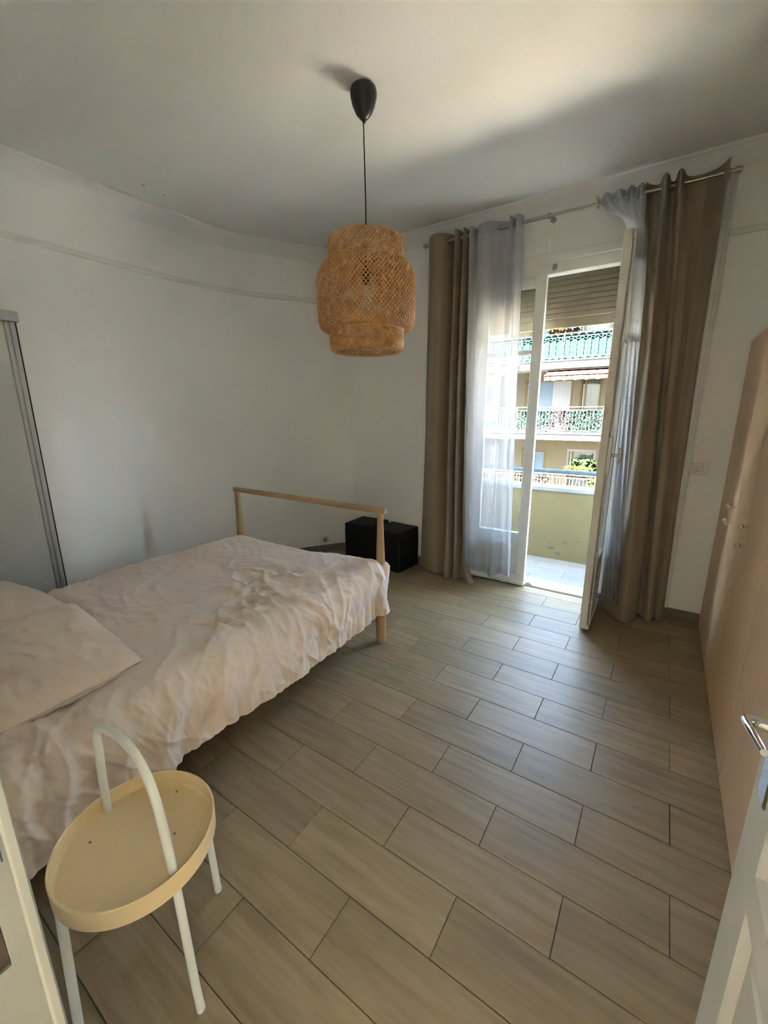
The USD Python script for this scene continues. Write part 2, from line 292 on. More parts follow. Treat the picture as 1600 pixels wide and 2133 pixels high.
# ------------------------------------------------------------------ roller shutter, half lowered
SHUT = look('shutter_slat', (.20, .175, .12), .6, (.165, .14, .095), 4, stretch=(1, 1, 1), world=True)
sh = thing('roller_shutter', 'half lowered beige roller shutter outside the french window', 'roller shutter')
z = 2.255
part(sh, 'bottom_bar', bx((OX0 + .015, YW + .135, z), (OX1 - .015, YW + .152, z + .075), .004), SHUT)
part(sh, 'stop_plate', bx((-.88, YW + .128, z + .004), (-.80, YW + .136, z + .07), .002), SHUT)
z += .077
while z < 2.74:
    pr = [(YW + .1385, z), (YW + .1325, z + .0035), (YW + .1325, z + .037), (YW + .1385, z + .0405), (YW + .146, z + .0405), (YW + .146, z)]
    m = trimesh.creation.extrude_polygon(sg.Polygon(pr), OX1 - OX0 - .03, engine='earcut')
    m.vertices = np.stack([m.vertices[:, 2] + OX0 + .015, m.vertices[:, 0], m.vertices[:, 1]], 1)
    part(sh, 'slat', m, SHUT); z += .0405

# ------------------------------------------------------------------ balcony
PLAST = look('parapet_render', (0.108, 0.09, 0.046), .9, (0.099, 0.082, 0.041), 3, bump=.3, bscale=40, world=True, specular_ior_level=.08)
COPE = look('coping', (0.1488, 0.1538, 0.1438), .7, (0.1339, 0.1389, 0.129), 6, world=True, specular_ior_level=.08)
RAILP = look('rail_paint', (.045, .068, .08), .6, specular_ior_level=.1)
bf = thing('balcony_floor', 'tiled balcony floor beyond the open french window', 'balcony floor', kind='structure')
part(bf, 'slab', bx((-4.2, YW + .24, -.22), (1.6, 5.0, -.045)), GROUT)
lay(bf, -3.2, 1.0, YW + .24, 4.77, -.035, look('balcony_tile', (.165, .168, .168), .5, (.125, .127, .13), 3.2, stretch=(1., 11., 1.), contrast=(.33, .7), bump=.2, bscale=5, bstretch=(1, 16, 1), rand=.08, specular_ior_level=.2))
pw = thing('parapet', 'yellow rendered balcony parapet with grey chipped patches low down', 'parapet', kind='structure')
part(pw, 'render', bx((-4.2, 4.77, -.045), (1.6, 4.93, .735)), PLAST)
solo('parapet_coping', 'pale concrete coping on the yellow balcony parapet', 'coping', bx((-4.2, 4.75, .735), (1.6, 4.95, .785), .008), COPE, kind='structure')
hr = thing('balcony_handrail', 'blue-grey round handrail above the balcony parapet', 'handrail')
part(hr, 'rail', rod((-4.2, 4.85, .945), (1.6, 4.85, .945), .023, 12), RAILP, 40)
for x in (-3.9, -2.5, .35, 1.4): part(hr, 'post', rod((x, 4.85, .78), (x, 4.85, .95), .014, 10), RAILP, 40)
for (px, pz, s) in ((-.93, .125, .030), (-.905, .135, .018), (-.77, .205, .014), (-.79, .215, .01), (-.86, .08, .016), (-.83, .07, .02), (-.68, .27, .008), (-.66, .24, .01), (-.62, .245, .007), (-1.0, .24, .011), (-.56, .22, .006)):
    q = trimesh.creation.icosphere(2, s); q.vertices *= [1.25, .05, .55]; q.vertices += .25 * s * (meshkit.noise(q.vertices / s * 1.3 + px * 50) - .5)[:, None] * [1, 0, 1]; q.apply_translation((px, 4.77, pz - .035))
    part(pw, 'chipped_patch', q, look('bare_plaster', (.075, .07, .055), .95, (.055, .05, .04), 60, world=True, specular_ior_level=.08), True)
EXT = look('own_facade', (.36, .33, .26), .9, world=True)
ex = thing('own_building', 'pale outer walls of the building the bedroom is in', 'building', kind='structure')
part(ex, 'outer_wall', cat(bx((-14, YW + .0, -9), (XL - .16, YW + .24, 13)), bx((XR + .16, YW + .0, -9), (12, YW + .24, 13)), bx((XL - .16, YW, HC + .26), (XR + .16, YW + .24, 13)), bx((XL - .16, YW, -9), (XR + .16, YW + .24, -.23)),
                            bx((-14, -9, -9), (-13.8, YW, 13)), bx((11.8, -9, -9), (12, YW, 13)), bx((-14, -9, -9), (12, -8.8, 13))), EXT)
part(ex, 'upper_balcony', bx((-4.2, YW + .24, 2.86), (1.6, 4.98, 3.04), .01), EXT)  # unseen overhang, added to keep skylight off the parapet
part(ex, 'roof', bx((-14, -9, 12.8), (12, YW + .24, 13)), EXT)

# ------------------------------------------------------------------ pendant lamp
LX, LY = -1.476, 2.049
lamp = thing('pendant_lamp', 'woven bamboo pendant lamp on a black cord below the ceiling', 'lamp', (LX, LY, 0))
part(lamp, 'canopy', lathe([(0, 3.022), (.008, 3.022), (.010, 3.034), (.020, 3.038), (.040, 3.060), (.057, 3.095), (.066, 3.130), (.0665, 3.150), (.062, 3.165), (.055, 3.17), (0, 3.17)], 40), BLACKP, 40, label='black cup-shaped ceiling canopy')
cz = np.linspace(2.36, 3.03, 14)
part(lamp, 'cord', tube(np.stack([.004 * np.sin((cz - 2.36) / .67 * PI * 1.3), 0 * cz, cz], 1), .0032, 8), BLACKP, 40)
part(lamp, 'socket', lathe([(0, 2.37), (.012, 2.37), (.014, 2.345), (.020, 2.335), (.021, 2.27), (.0, 2.27)], 20), BLACKP, 40)
part(lamp, 'bulb', lathe([(.013, 2.27), (.016, 2.255), (.030, 2.215), (.033, 2.19), (.029, 2.165), (.015, 2.148), (0, 2.145)], 24), look('frosted_bulb', (.86, .84, .80), .25), True)
part(lamp, 'spider', cat(*[rod((0, 0, 2.362), (.199 * math.cos(a), .199 * math.sin(a), 2.47), .0016, 6) for a in (.4, .4 + 2 * PI / 3, .4 + 4 * PI / 3)]), BLACKP, label='thin black wire spider carrying the shade')
prof = np.array([(.160, 1.930), (.182, 1.922), (.198, 1.931), (.206, 1.955), (.2065, 1.99), (.2065, 2.025), (.212, 2.040), (.232, 2.036), (.252, 2.042), (.263, 2.062), (.267, 2.09), (.269, 2.17), (.269, 2.26), (.264, 2.305), (.249, 2.342), (.225, 2.372), (.207, 2.389), (.2015, 2.405), (.200, 2.44), (.199, 2.485)])
pf = spline(prof, 150)
dl = np.concatenate([[0], np.cumsum(np.linalg.norm(np.diff(pf, axis=0), axis=1))])
sN = 84
u = np.linspace(0, dl[-1], sN); pr_, pz_ = np.interp(u, dl, pf[:, 0]), np.interp(u, dl, pf[:, 1])
turn = np.concatenate([[0], np.cumsum(np.diff(u) / (.5 * (pr_[1:] + pr_[:-1])))]) * .88
tg = np.gradient(np.stack([pr_, pz_], 1), axis=0); tg /= np.linalg.norm(tg, axis=1, keepdims=True)
nr, nzz = tg[:, 1], -tg[:, 0]                                        # outward normal in the (r, z) plane
def strands(sgn, count, w, off):
    V, F = [], []
    for k in range(count):
        th = 2 * PI * k / count + sgn * turn
        wv = off + .0011 * np.sin(count * (th * 1.0) + u * 40 + k)   # loose over-and-under
        hw = .5 * w * (1 + .12 * math.sin(k * 2.4))
        da = np.arctan2(hw * .75, pr_); ds = sgn * hw * .66
        ring = []
        for sd, lift_ in ((-1, .0006), (1, .0006), (1, -.0006), (-1, -.0006)):
            uu = np.clip(u - sd * ds, 0, dl[-1]); r = np.interp(uu, dl, pf[:, 0]) + nr * (wv + lift_); zz = np.interp(uu, dl, pf[:, 1]) + nzz * (wv + lift_)
            ring.append(np.stack([r * np.cos(th + sd * da), r * np.sin(th + sd * da), zz], 1))
        R = np.stack(ring, 1); b = len(V) * sN * 4
        V.append(R.reshape(-1, 3)); i = np.arange(sN - 1)[:, None] * 4 + np.arange(4); j = np.arange(sN - 1)[:, None] * 4 + (np.arange(4) + 1) % 4
        F.append(np.vstack([np.stack([i, j, j + 4], -1).reshape(-1, 3), np.stack([i, j + 4, i + 4], -1).reshape(-1, 3)]) + b)
    return trimesh.Trimesh(np.vstack(V), np.vstack(F), process=False)
shade = holder(lamp, 'shade', 'tiered lattice shade of crossed bamboo strips')
part(shade, 'strip_weave', strands(1, 76, .0060, .0009), BAMBOO, kind='stuff')
part(shade, 'strip_weave', strands(-1, 76, .0060, -.0009), BAMBOO, kind='stuff')
for r_, z_ in ((.199, 2.485), (.2045, 2.393), (.208, 2.034), (.162, 1.9295)):
    a = np.linspace(0, 2 * PI, 72, endpoint=False); part(shade, 'hoop', tube(np.stack([r_ * np.cos(a), r_ * np.sin(a), 0 * a + z_], 1), .0032, 6, True), BAMBOO, True)

# ------------------------------------------------------------------ bed
bed = thing('bed', 'birch bed frame with a round crossbar across its foot', 'bed')
PX0, PX1, PYF, PYH = -2.985, -1.512, 2.222, .17
post = [(.030, 0), (.034, .006), (.0365, .12), (.0365, .30), (.033, .50), (.027, .70), (.0215, .86), (.0195, .95), (0, .955)]
for n, py in (('foot', PYF), ('head', PYH)):
    for px in (PX0, PX1): part(bed, 'post', lathe([(0, 0)] + post, 28, (px, py, 0)), BIRCH, 40)
    part(bed, 'crossbar', tube([(PX0 - .036, py, .957), (PX0 - .032, py, .957), (PX0 - .02, py, .957), (PX1 + .03, py, .957), (PX1 + .042, py, .957), (PX1 + .046, py, .957)], [.010, .018, .0205, .0205, .018, .010], 20), BIRCH, 40)
for px in (PX0 + .01, PX1 - .01): part(bed, 'side_rail', bx((px - .012, PYH, .25), (px + .012, PYF, .37), .004), BIRCH)
for py in (PYH, PYF): part(bed, 'end_rail', bx((PX0, py - .012, .25), (PX1, py + .012, .37), .004), BIRCH)
part(bed, 'slatted_base', cat(*[bx((PX0 + .03, y, .30), (PX1 - .03, y + .07, .315)) for y in np.arange(.25, 2.15, .14)]), BIRCH)
mat_ = solo('mattress', 'white mattress lying on the birch bed under the duvet', 'mattress', rbx((-2.955, .20, .317), (-1.505, 2.17, .505), .05), look('ticking', (.78, .77, .74), .9), 40)

def drape(steps=160, iters=6, h=.0175, seed=3):
    """Cloth relaxed over the mattress: a small position-based simulation. Returns points (nu, nv, 3)."""
    rng=np.random.default_rng(seed)
    X=np.arange(-3.24,-1.20,h); Y=np.arange(.14,2.27,h)
    gx,gy=np.meshgrid(X,Y,indexing='ij')
    nz=meshkit.fbm(np.stack([gx*5,gy*5,0*gx],-1),4,seed)-.5
    n2=meshkit.fbm(np.stack([gx*14,gy*9,0*gx+4],-1),3,seed+9)-.5
    P=np.stack([gx,gy,.66+.05*nz+.03*n2],-1)
    # spread of slack: little on the middle of the bed, plenty down the side
    side=np.clip((gx+2.25)/.6,0,1)
    slx=.014+.012*side+.09*np.clip(nz,0,1)*(.4+side); sly=.004+.10*np.clip(n2+.02,0,1)*(.3+.7*side)
    V=np.zeros_like(P); dt=.012
    a=slice(None)
    sets=[]
    def fam(di,dj,k,par):
        ni,nj=gx.shape
        I0=max(0,-di);J0=max(0,-dj)
        i=np.arange(0,ni-abs(di)); j=np.arange(max(0,-dj),nj-max(0,dj))
        for c in (0,1):
            if par=='i': ii=i[(i//max(1,abs(di)))%2==c]; jj=j
            else: ii=i; jj=j[((j-J0)//max(1,abs(dj)))%2==c]
            A=(ii[:,None],jj[None,:]); B=(ii[:,None]+di,jj[None,:]+dj)
            wx,wy=di*di/(di*di+dj*dj),dj*dj/(di*di+dj*dj)
            L=np.hypot(di,dj)*h*(1+.5*(wx*(slx[A]+slx[B])+wy*(sly[A]+sly[B])))
            sets.append((A,B,L[...,None],k))
    fam(1,0,1.,'i');fam(0,1,1.,'j');fam(1,1,.55,'i');fam(1,-1,.55,'i');fam(2,0,.10,'i');fam(0,2,.10,'j');fam(4,0,.02,'i');fam(0,4,.02,'j')
    lo=np.array([-2.99,-.1,-.3]);hi=np.array([-1.43,2.225,.58]); r=.13
    def collide(P,Q):
        c=np.clip(P,lo+r,hi-r); d=P-c; n=np.linalg.norm(d,axis=-1,keepdims=True)
        ins=(n[...,0]<r)
        deep=n[...,0]<1e-6
        nn=np.where(deep[...,None],np.array([0,0,1.]),d/np.maximum(n,1e-9))
        R=np.where(ins[...,None], np.where(deep[...,None],P*[1,1,0]+[0,0,hi[2]],c+nn*r),P)
        # friction
        mv=R-Q
        t=mv-(mv*nn).sum(-1,keepdims=True)*nn
        R=np.where(ins[...,None],R-.75*t,R)
        # bed posts
        for cx in (-1.512,-2.985):
            e=R[...,:2]-np.array([cx,2.222]); m=np.linalg.norm(e,axis=-1,keepdims=True)
            R[...,:2]=np.where(m<.04,np.array([cx,2.222])+e/np.maximum(m,1e-9)*.04,R[...,:2])
        R[...,1]=np.maximum(R[...,1],.12)
        R[...,2]=np.maximum(R[...,2],.03)
        return R
    for s in range(steps):
        V[...,2]-=9.8*dt; V*=.965
        Q=P.copy(); P=P+V*dt
        for it in range(iters):
            for A,B,L,k in sets:
                d=P[B]-P[A]; l=np.sqrt((d*d).sum(-1,keepdims=True))
                c=.5*k*(1-L/np.maximum(l,1e-9))*d
                P[A]+=c; P[B]-=c
            P=collide(P,Q)
        V=(P-Q)/dt
        sp=np.linalg.norm(V,axis=-1,keepdims=True); V*=np.minimum(1,3/np.maximum(sp,1e-9))
    return P
D = drape()
from scipy.ndimage import zoom as _zoom
D = np.stack([_zoom(D[..., k], 3, order=3) for k in range(3)], -1)
gu, gv = np.gradient(D, axis=0), np.gradient(D, axis=1)
dn = np.cross(gu, gv); dn /= np.linalg.norm(dn, axis=-1, keepdims=True); dn *= np.where(dn[..., 2:].mean() < 0, -1, 1)
q_ = np.stack([np.cumsum(np.linalg.norm(gu, axis=-1), 0), D[..., 1], 0 * D[..., 0]], -1)
puff = meshkit.fbm(q_ * 2.3, 2, 5) - .5
def folds(ang, sx, sy, seed, p=1.6):
    w_ = .22 * (meshkit.fbm(q_ * 1.9 + seed, 2, seed) - .5)
    x_, y_ = q_[..., 0] - 1.3, q_[..., 1] - 1.2
    a_, b_ = x_ * math.cos(ang) + y_ * math.sin(ang) + w_, -x_ * math.sin(ang) + y_ * math.cos(ang) + 1.5 * w_ * np.sin(x_ * 3)
    n_ = meshkit.fbm(np.stack([a_ * sx, b_ * sy, 0 * a_ + seed], -1), 2, seed + 1)
    return (1 - np.abs(2 * n_ - 1)) ** p
crum = np.clip(meshkit.fbm(q_ * 1.3 + 4, 3, 21) * 2.2 - .5, .10, 1)
hem_ = np.linspace(0, 1, D.shape[0])[:, None]
crum = crum * (.45 + .8 * np.clip((hem_ - .45) / .3, 0, 1))
D = D + dn * (.012 + .032 * puff + crum * (.030 * (folds(.12, 2.4, 9., 6, 2.) - .5) + .022 * (folds(-.55, 3.4, 12, 31, 2.) - .5) + .014 * (folds(.75, 5, 15, 53, 2.) - .5) + .007 * (folds(.3, 12, 30, 47) - .55)))[..., None]
D[..., 2] += .075 * hem_ ** 2 * np.clip((D[..., 1] - 1.75) / .45, 0, 1) ** 1.5
pk_ = np.sin(D[..., 1] * 2 * PI / .040 + 9 * meshkit.noise(q_ * 9)) * np.clip(1 - (1 - hem_) / .05, 0, 1)
D = D + dn * (.0022 * pk_)[..., None]
solo('duvet', 'crumpled dusty-pink linen duvet spread over the birch bed', 'duvet', grid(D), LINEN, True)

def pillow(w, h, t, seed, n=64):
    a = np.linspace(-1, 1, n); U, V = np.meshgrid(a, a, indexing='ij')
    edge = (np.clip(1 - np.abs(U) ** 2.6, 0, 1) * np.clip(1 - np.abs(V) ** 2.6, 0, 1)) ** .52
    pinch = 1 - .075 * (np.abs(V) ** 2) * (1 - np.abs(U) ** 2) - .0
    pin2 = 1 - .075 * (np.abs(U) ** 2) * (1 - np.abs(V) ** 2)
    out = []
    for s in (1, -1):
        nz = meshkit.fbm(np.stack([U * 2.1 + seed, V * 2.1, 0 * U + s], -1), 4, seed) - .5
        rg = 1 - np.abs(2 * meshkit.fbm(np.stack([U * 2.7 + V, V * 4.5 - U, 0 * U + 5 + s], -1), 3, seed + 3) - 1)
        cr = np.clip(np.abs(U) + np.abs(V) - .9, 0, 1)
        Z = s * (edge * t * (1 + .34 * nz) + edge ** .5 * .022 * (rg ** 2 - .5) + .004 * nz)
        Z = np.where(np.maximum(np.abs(U), np.abs(V)) > .999, .006 * nz, Z)
        P = np.stack([U * w / 2 * pinch, V * h / 2 * pin2, Z + .02 * cr * (nz + .1)], -1)
        out.append(grid(P if s > 0 else P[::-1]))
    return cat(*out)
solo('pillow', 'near dusty-pink pillow with a pointed corner, beside the white-handled table', 'pillow', lift(pillow(.72, .62, .098, 4), (-1.985, .405, .642), math.radians(-3), math.radians(3), math.radians(3)), LINEN, 60)
solo('pillow', 'far dusty-pink pillow against the left wall side of the bed', 'pillow', lift(pillow(.69, .60, .088, 11), (-2.665, .385, .655), math.radians(5), math.radians(3), math.radians(-2)), LINEN, 60)

# ------------------------------------------------------------------ bedside tray table
TX, TY = -1.08, .38
tb = thing('side_table', 'round wooden tray table with a white steel hoop handle beside the bed', 'side table')
tray = lathe([(0, .412), (.190, .412), (.1985, .420), (.1995, .474), (.197, .4765), (.1935, .474), (.1925, .434), (.186, .429), (0, .429)], 90, (TX, TY, 0))
part(tb, 'tray', tray, TRAYW, 40)
for a, d in ((.9, .09), (2.2, .12), (2.0, .165), (3.7, .14)):
    part(tb, 'cup_stain', lathe([(0, .4294), (.0034, .4294), (.0036, .4290)], 10, (TX + d * math.cos(a), TY + d * math.sin(a), 0)), look('stain', (.26, .19, .10), .95, specular_ior_level=.1))
hoop = spline([(-1.272, TY, .0), (-1.270, TY, .20), (-1.264, TY, .43), (-1.252, TY, .58), (-1.241, TY, .66), (-1.236, TY, .71), (-1.213, TY, .746), (-1.165, TY, .764), (-1.095, TY, .778), (-1.04, TY, .776), (-.99, TY, .754), (-.95, TY, .705), (-.922, TY, .61), (-.904, TY, .47), (-.886, TY, .2), (-.868, TY, 0)], 90)
part(tb, 'hoop_handle', tube(hoop, .0112, 16), WHITEM, 40, label='white bent steel hoop, handle and two legs in one')
for (a, b) in (((TX, TY + .188, .43), (TX - .006, TY + .208, 0)), ((TX, TY - .188, .43), (TX, TY - .208, 0))):
    part(tb, 'leg', rod(a, b, .0112, 16), WHITEM, 40)
for p in ((-1.272, TY), (-.868, TY), (TX - .006, TY + .208), (TX, TY - .208)):
    part(tb, 'foot_cap', lathe([(0, 0), (.0118, 0), (.0122, .012), (.0112, .014)], 14, (p[0], p[1], 0)), WHITEM, 40)

# ------------------------------------------------------------------ poufs, socket, switch
for lab, x, y, rz, h in (('left black cube pouf in the corner, partly behind the bed post', -2.60, 3.565, 2, .432), ('right black cube pouf in the corner, nearest the taupe curtain', -2.235, 3.565, -5, .420)):
    t = thing('pouf', lab, 'pouf', (x, y, 0), rz, group='black cube poufs in the corner')
    part(t, 'body', rbx((-.175, -.175, .0), (.175, .175, h - .052), .010), BLACKF, 40)
    part(t, 'lid', rbx((-.175, -.175, h - .053), (.175, .175, h), .012), BLACKF, 40)
sock = thing('wall_socket', 'white wall socket low on the curved wall beside the poufs', 'socket', (-3.1645, 3.501, .145), math.degrees(math.atan2(.36, .225)))
part(sock, 'plate', bx((-.042, -.010, -.042), (.042, .002, .042), .003), PLASTW)
part(sock, 'well', lift(lathe([(0, .0), (.019, .0), (.021, .003), (.019, .0035)], 24), (0, -.0105, 0), 0, PI / 2), look('socket_well', (.16, .16, .15), .5), 40)
sw = thing('light_switch', 'white double light switch between taupe curtain and wardrobe', 'light switch', (.225, YW, 1.18))
part(sw, 'plate', bx((-.052, -.009, -.043), (.052, .002, .043), .004), PLASTW)
for x in (-.022, .010): part(sw, 'rocker', bx((x - .013 + .006, -.0135, -.024), (x + .013 + .006, -.004, .024), .003), PLASTW)

# ------------------------------------------------------------------ sliding closet door on the left wall
cl = thing('sliding_closet_door', 'white sliding closet door in a silver aluminium frame on the left wall', 'closet door')
part(cl, 'panel', bx((XL + .0005, YR + .005, .012), (XL + .026, 1.075, 2.165)), look('closet_panel', (.66, .67, .63), .35, (.63, .64, .60), 3))
part(cl, 'stile', cat(bx((XL + .0005, 1.05, .01), (XL + .036, 1.108, 2.17), .004), bx((XL + .0005, 1.075, .01), (XL + .046, 1.104, 2.17), .005)), ALU)
part(cl, 'top_track', bx((XL + .0005, YR + .005, 2.172), (XL + .06, 1.125, 2.235), .003), ALU)
part(cl, 'side_channel', bx((XL + .0005, 1.113, .0), (XL + .012, 1.122, 2.172)), BLACKP)  # black strip painted in for the shadow gap beside the stile

# ------------------------------------------------------------------ wardrobes
GLASS = usdkit.material(stage, '/World/Looks/crystal', {'p': ('principled_bsdf', {'base_color': (.96, .96, .95), 'roughness': .02, 'transmission_weight': 1., 'ior': 1.5})}, surface='p.BSDF')
def knob(parent, y, z):
    k = holder(parent, 'knob', 'clear crystal knob on a chrome stem')
    x = .386
    part(k, 'stem', lift(lathe([(0, 0), (.010, 0), (.010, .003), (.005, .006), (.005, .014), (.008, .018), (0, .018)], 14), (x, y, z), 0, 0, -PI / 2), CHROME, 40)
    s = trimesh.creation.icosphere(1, .0135); s.apply_translation((x - .029, y, z)); part(k, 'crystal', s, GLASS)
def wardrobe(label, y0, y1, seams, knobs, H=2.03):
    t = thing('wardrobe', label, 'wardrobe')
    part(t, 'carcass', cat(bx((.404, y0, 0), (XR - .01, y0 + .018, H)), bx((.404, y1 - .018, 0), (XR - .01, y1, H)), bx((.404, y0, H - .018), (XR - .01, y1, H)), bx((.404, y0, .0), (XR - .01, y1, .018)), bx((XR - .02, y0, 0), (XR - .01, y1, H))), WARD)
    e = [y0] + list(seams) + [y1]
    for i in range(len(e) - 1):
        d = part(t, 'door', bx((.386, e[i] + .0016, .006), (.403, e[i + 1] - .0016, H - .003), .0012), WARD)
        for y, z in knobs:
            if e[i] < y < e[i + 1]: knob(d, y, z)
    return t
wardrobe('beech-look wardrobe with crystal knobs nearest the french window', 2.108, 3.735, (2.612, 3.112), ((3.145, 1.045), (3.08, 1.045), (3.145, .95), (3.08, .95), (2.578, 1.045), (2.578, .95)))
wardrobe('beech-look wardrobe partly behind the open panelled room door', 1.06, 2.096, (1.578,), ((1.61, 1.0), (1.545, 1.0)))

# ------------------------------------------------------------------ the open room door
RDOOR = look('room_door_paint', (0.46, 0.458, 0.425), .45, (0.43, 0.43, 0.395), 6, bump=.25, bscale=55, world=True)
rd = thing('door_3', 'white panelled room door standing open in front of the wardrobe', 'door', kind='structure')
FX, FB, YH, YF = .205, .245, .105, .855
st, zA, zB = .108, .806, .876
blk = m3.Manifold.cube([FB - FX, YF - YH, 2.03]).translate([FX, YH, .012])
def sunk(y0, y1, z0, z1, d=.012, b=.022):
    a = [(FX - .001, y, z) for y in (y0, y1) for z in (z0, z1)]; c = [(FX + d, y, z) for y in (y0 + b, y1 - b) for z in (z0 + b, z1 - b)]
    return m3.Manifold.hull_points(np.array(a + c))
cells = []
for (z0, z1) in ((.20, zA), (zB, 1.93)):
    ym = .5 * (YH + YF)
    cells += [(YH + st, YF - st, z0, z1)]
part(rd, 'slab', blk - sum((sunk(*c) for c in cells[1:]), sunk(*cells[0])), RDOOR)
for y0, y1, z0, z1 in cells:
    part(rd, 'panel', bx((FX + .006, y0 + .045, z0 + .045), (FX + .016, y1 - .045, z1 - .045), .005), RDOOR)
plate = part(rd, 'handle_plate', bx((FX - .007, .762, .985), (FX + .001, .808, 1.20), .004), CHROME, label='chrome long backplate')
part(rd, 'lever', cat(tube(spline([(FX - .004, .797, 1.112), (FX - .022, .797, 1.113), (FX - .036, .795, 1.115), (FX - .043, .785, 1.119), (FX - .044, .762, 1.125), (FX - .041, .725, 1.131), (FX - .037, .690, 1.136)], 30), np.interp(np.linspace(0, 1, 30), [0, .3, .5, 1], [.0095, .009, .0060, .0052]), 14), lift(lathe([(0, 0), (.013, 0), (.013, .006), (.010, .008)], 18), (FX - .006, .797, 1.112), 0, 0, -PI / 2)), CHROME, 40, label='chrome lever handle')
part(rd, 'lever', tube(spline([(FB - .004, .797, 1.112), (FB + .03, .797, 1.113), (FB + .046, .794, 1.116), (FB + .052, .780, 1.120), (FB + .044, .72, 1.132), (FB + .040, .690, 1.136)], 24), .009, 12), CHROME, 40)
for z in (.25, 1.0, 1.8): part(rd, 'hinge', rod((FB + .004, YH - .012, z), (FB + .004, YH - .012, z + .09), .007, 10), STEEL, 40)

# ------------------------------------------------------------------ curtain rod
RZ, RY = 3.0, 3.62
cr = thing('curtain_rod', 'brushed steel curtain rod spanning above the french window', 'curtain rod')
part(cr, 'rod', cat(rod((-1.94, RY, RZ), (-.93, RY, RZ), .0125, 16), rod((-.95, RY, RZ), (.15, RY, RZ), .0105, 16)), STEEL, 40)
for x, s in ((-1.945, -1), (.15, 1)):
    part(cr, 'finial', lift(lathe([(0, 0), (.017, 0), (.017, .03), (.013, .032), (0, .032)], 18), (x, RY, RZ), 0, 0, s * PI / 2), STEEL, 40)
for x in (-1.90, -.925, .118):
    part(cr, 'bracket', cat(rod((x, YW, RZ + .018), (x, RY + .005, RZ + .018), .006, 10), lift(lathe([(0, 0), (.022, 0), (.022, .006), (0, .008)], 18), (x, YW, RZ + .018), 0, PI / 2), lift(tube([(.0165 * math.cos(a), 0, .0165 * math.sin(a)) for a in np.linspace(0, 2 * PI, 18, endpoint=False)], .004, 6, True), (x, RY, RZ))), STEEL, 40)

# ------------------------------------------------------------------ curtains
def cloth(levels, nu=160, nz=60, seed=0, amp=.004):
    """levels: [(z, plan points)], top first; returns the sheet as a grid of points."""
    zs = np.array([l[0] for l in levels]); rows = np.stack([spline(l[1], nu) for l in levels])       # (L, nu, 2)
    from scipy.interpolate import PchipInterpolator
    o = np.argsort(zs); zz = np.linspace(zs.max(), zs.min(), nz)
    xy = PchipInterpolator(zs[o], rows[o], axis=0)(zz)
    P = np.concatenate([xy.transpose(1, 0, 2), np.broadcast_to(zz[None, :, None], (nu, nz, 1))], -1)
    nzz_ = meshkit.fbm(np.stack([P[..., 0] * 9, P[..., 1] * 9, P[..., 2] * 1.7 + seed], -1), 3, seed) - .5
    P[..., 1] += amp * 2 * nzz_ * np.clip((zs.max() - P[..., 2]) * 3, 0, 1); P[..., 0] += amp * nzz_
    return P
def rings(parent, xs, look_=None):
    for x, ang in xs:
        a = np.linspace(0, 2 * PI, 22, endpoint=False)
        m = tube(np.stack([0 * a, .021 * np.cos(a), .021 * np.sin(a)], 1), .0045, 8, True)
        part(parent, 'eyelet', lift(m, (x, RY, RZ - .004), math.radians(ang)), look_ or STEEL, True)
A = cloth([(3.055, [(-1.955, 3.70), (-1.92, 3.615), (-1.84, 3.565), (-1.75, 3.62), (-1.70, 3.70), (-1.675, 3.66), (-1.662, 3.575), (-1.637, 3.60), (-1.627, 3.68), (-1.60, 3.62), (-1.588, 3.58), (-1.572, 3.62), (-1.566, 3.69), (-1.54, 3.62), (-1.53, 3.59)]),
           (.22, [(-2.01, 3.72), (-1.94, 3.645), (-1.85, 3.585), (-1.75, 3.585), (-1.695, 3.64), (-1.665, 3.60), (-1.637, 3.51), (-1.607, 3.53), (-1.60, 3.63), (-1.575, 3.57), (-1.555, 3.54), (-1.535, 3.58), (-1.525, 3.65), (-1.485, 3.57), (-1.455, 3.58)]),
           (.006, [(-2.02, 3.73), (-1.95, 3.66), (-1.85, 3.60), (-1.75, 3.58), (-1.69, 3.62), (-1.66, 3.58), (-1.635, 3.50), (-1.605, 3.52), (-1.595, 3.62), (-1.57, 3.56), (-1.55, 3.53), (-1.53, 3.57), (-1.50, 3.62), (-1.42, 3.525), (-1.345, 3.555)])], 220, 70, 2)
lc = thing('taupe_curtain', 'taupe eyelet curtain left of the french window, next to the poufs', 'curtain', group='taupe curtains')
part(lc, 'cloth', grid(A), BEIGE, True)
rings(lc, ((-1.885, 60), (-1.72, 65), (-1.655, 15), (-1.607, 20), (-1.578, 15), (-1.55, 15)))
B = cloth([(3.055, [(-.315, 3.60), (-.29, 3.66), (-.25, 3.69), (-.228, 3.62), (-.207, 3.55), (-.187, 3.60), (-.177, 3.69), (-.162, 3.70), (-.147, 3.60), (-.127, 3.545), (-.107, 3.60), (-.085, 3.68), (-.03, 3.70), (.05, 3.675), (.095, 3.61), (.118, 3.565)]),
           (.30, [(-.235, 3.64), (-.21, 3.61), (-.18, 3.56), (-.135, 3.50), (-.10, 3.485), (-.06, 3.52), (-.025, 3.60), (-.018, 3.68), (.005, 3.66), (.03, 3.59), (.055, 3.575), (.078, 3.62), (.09, 3.69), (.11, 3.675), (.135, 3.67), (.150, 3.70)]),
           (.006, [(-.245, 3.63), (-.215, 3.60), (-.18, 3.54), (-.13, 3.475), (-.09, 3.46), (-.05, 3.50), (-.02, 3.60), (-.015, 3.68), (.01, 3.66), (.035, 3.59), (.06, 3.565), (.085, 3.61), (.095, 3.68), (.115, 3.64), (.14, 3.65), (.162, 3.70)])], 240, 60, 5)
rc = thing('taupe_curtain', 'taupe eyelet curtain right of the french window, next to the light switch', 'curtain', group='taupe curtains')
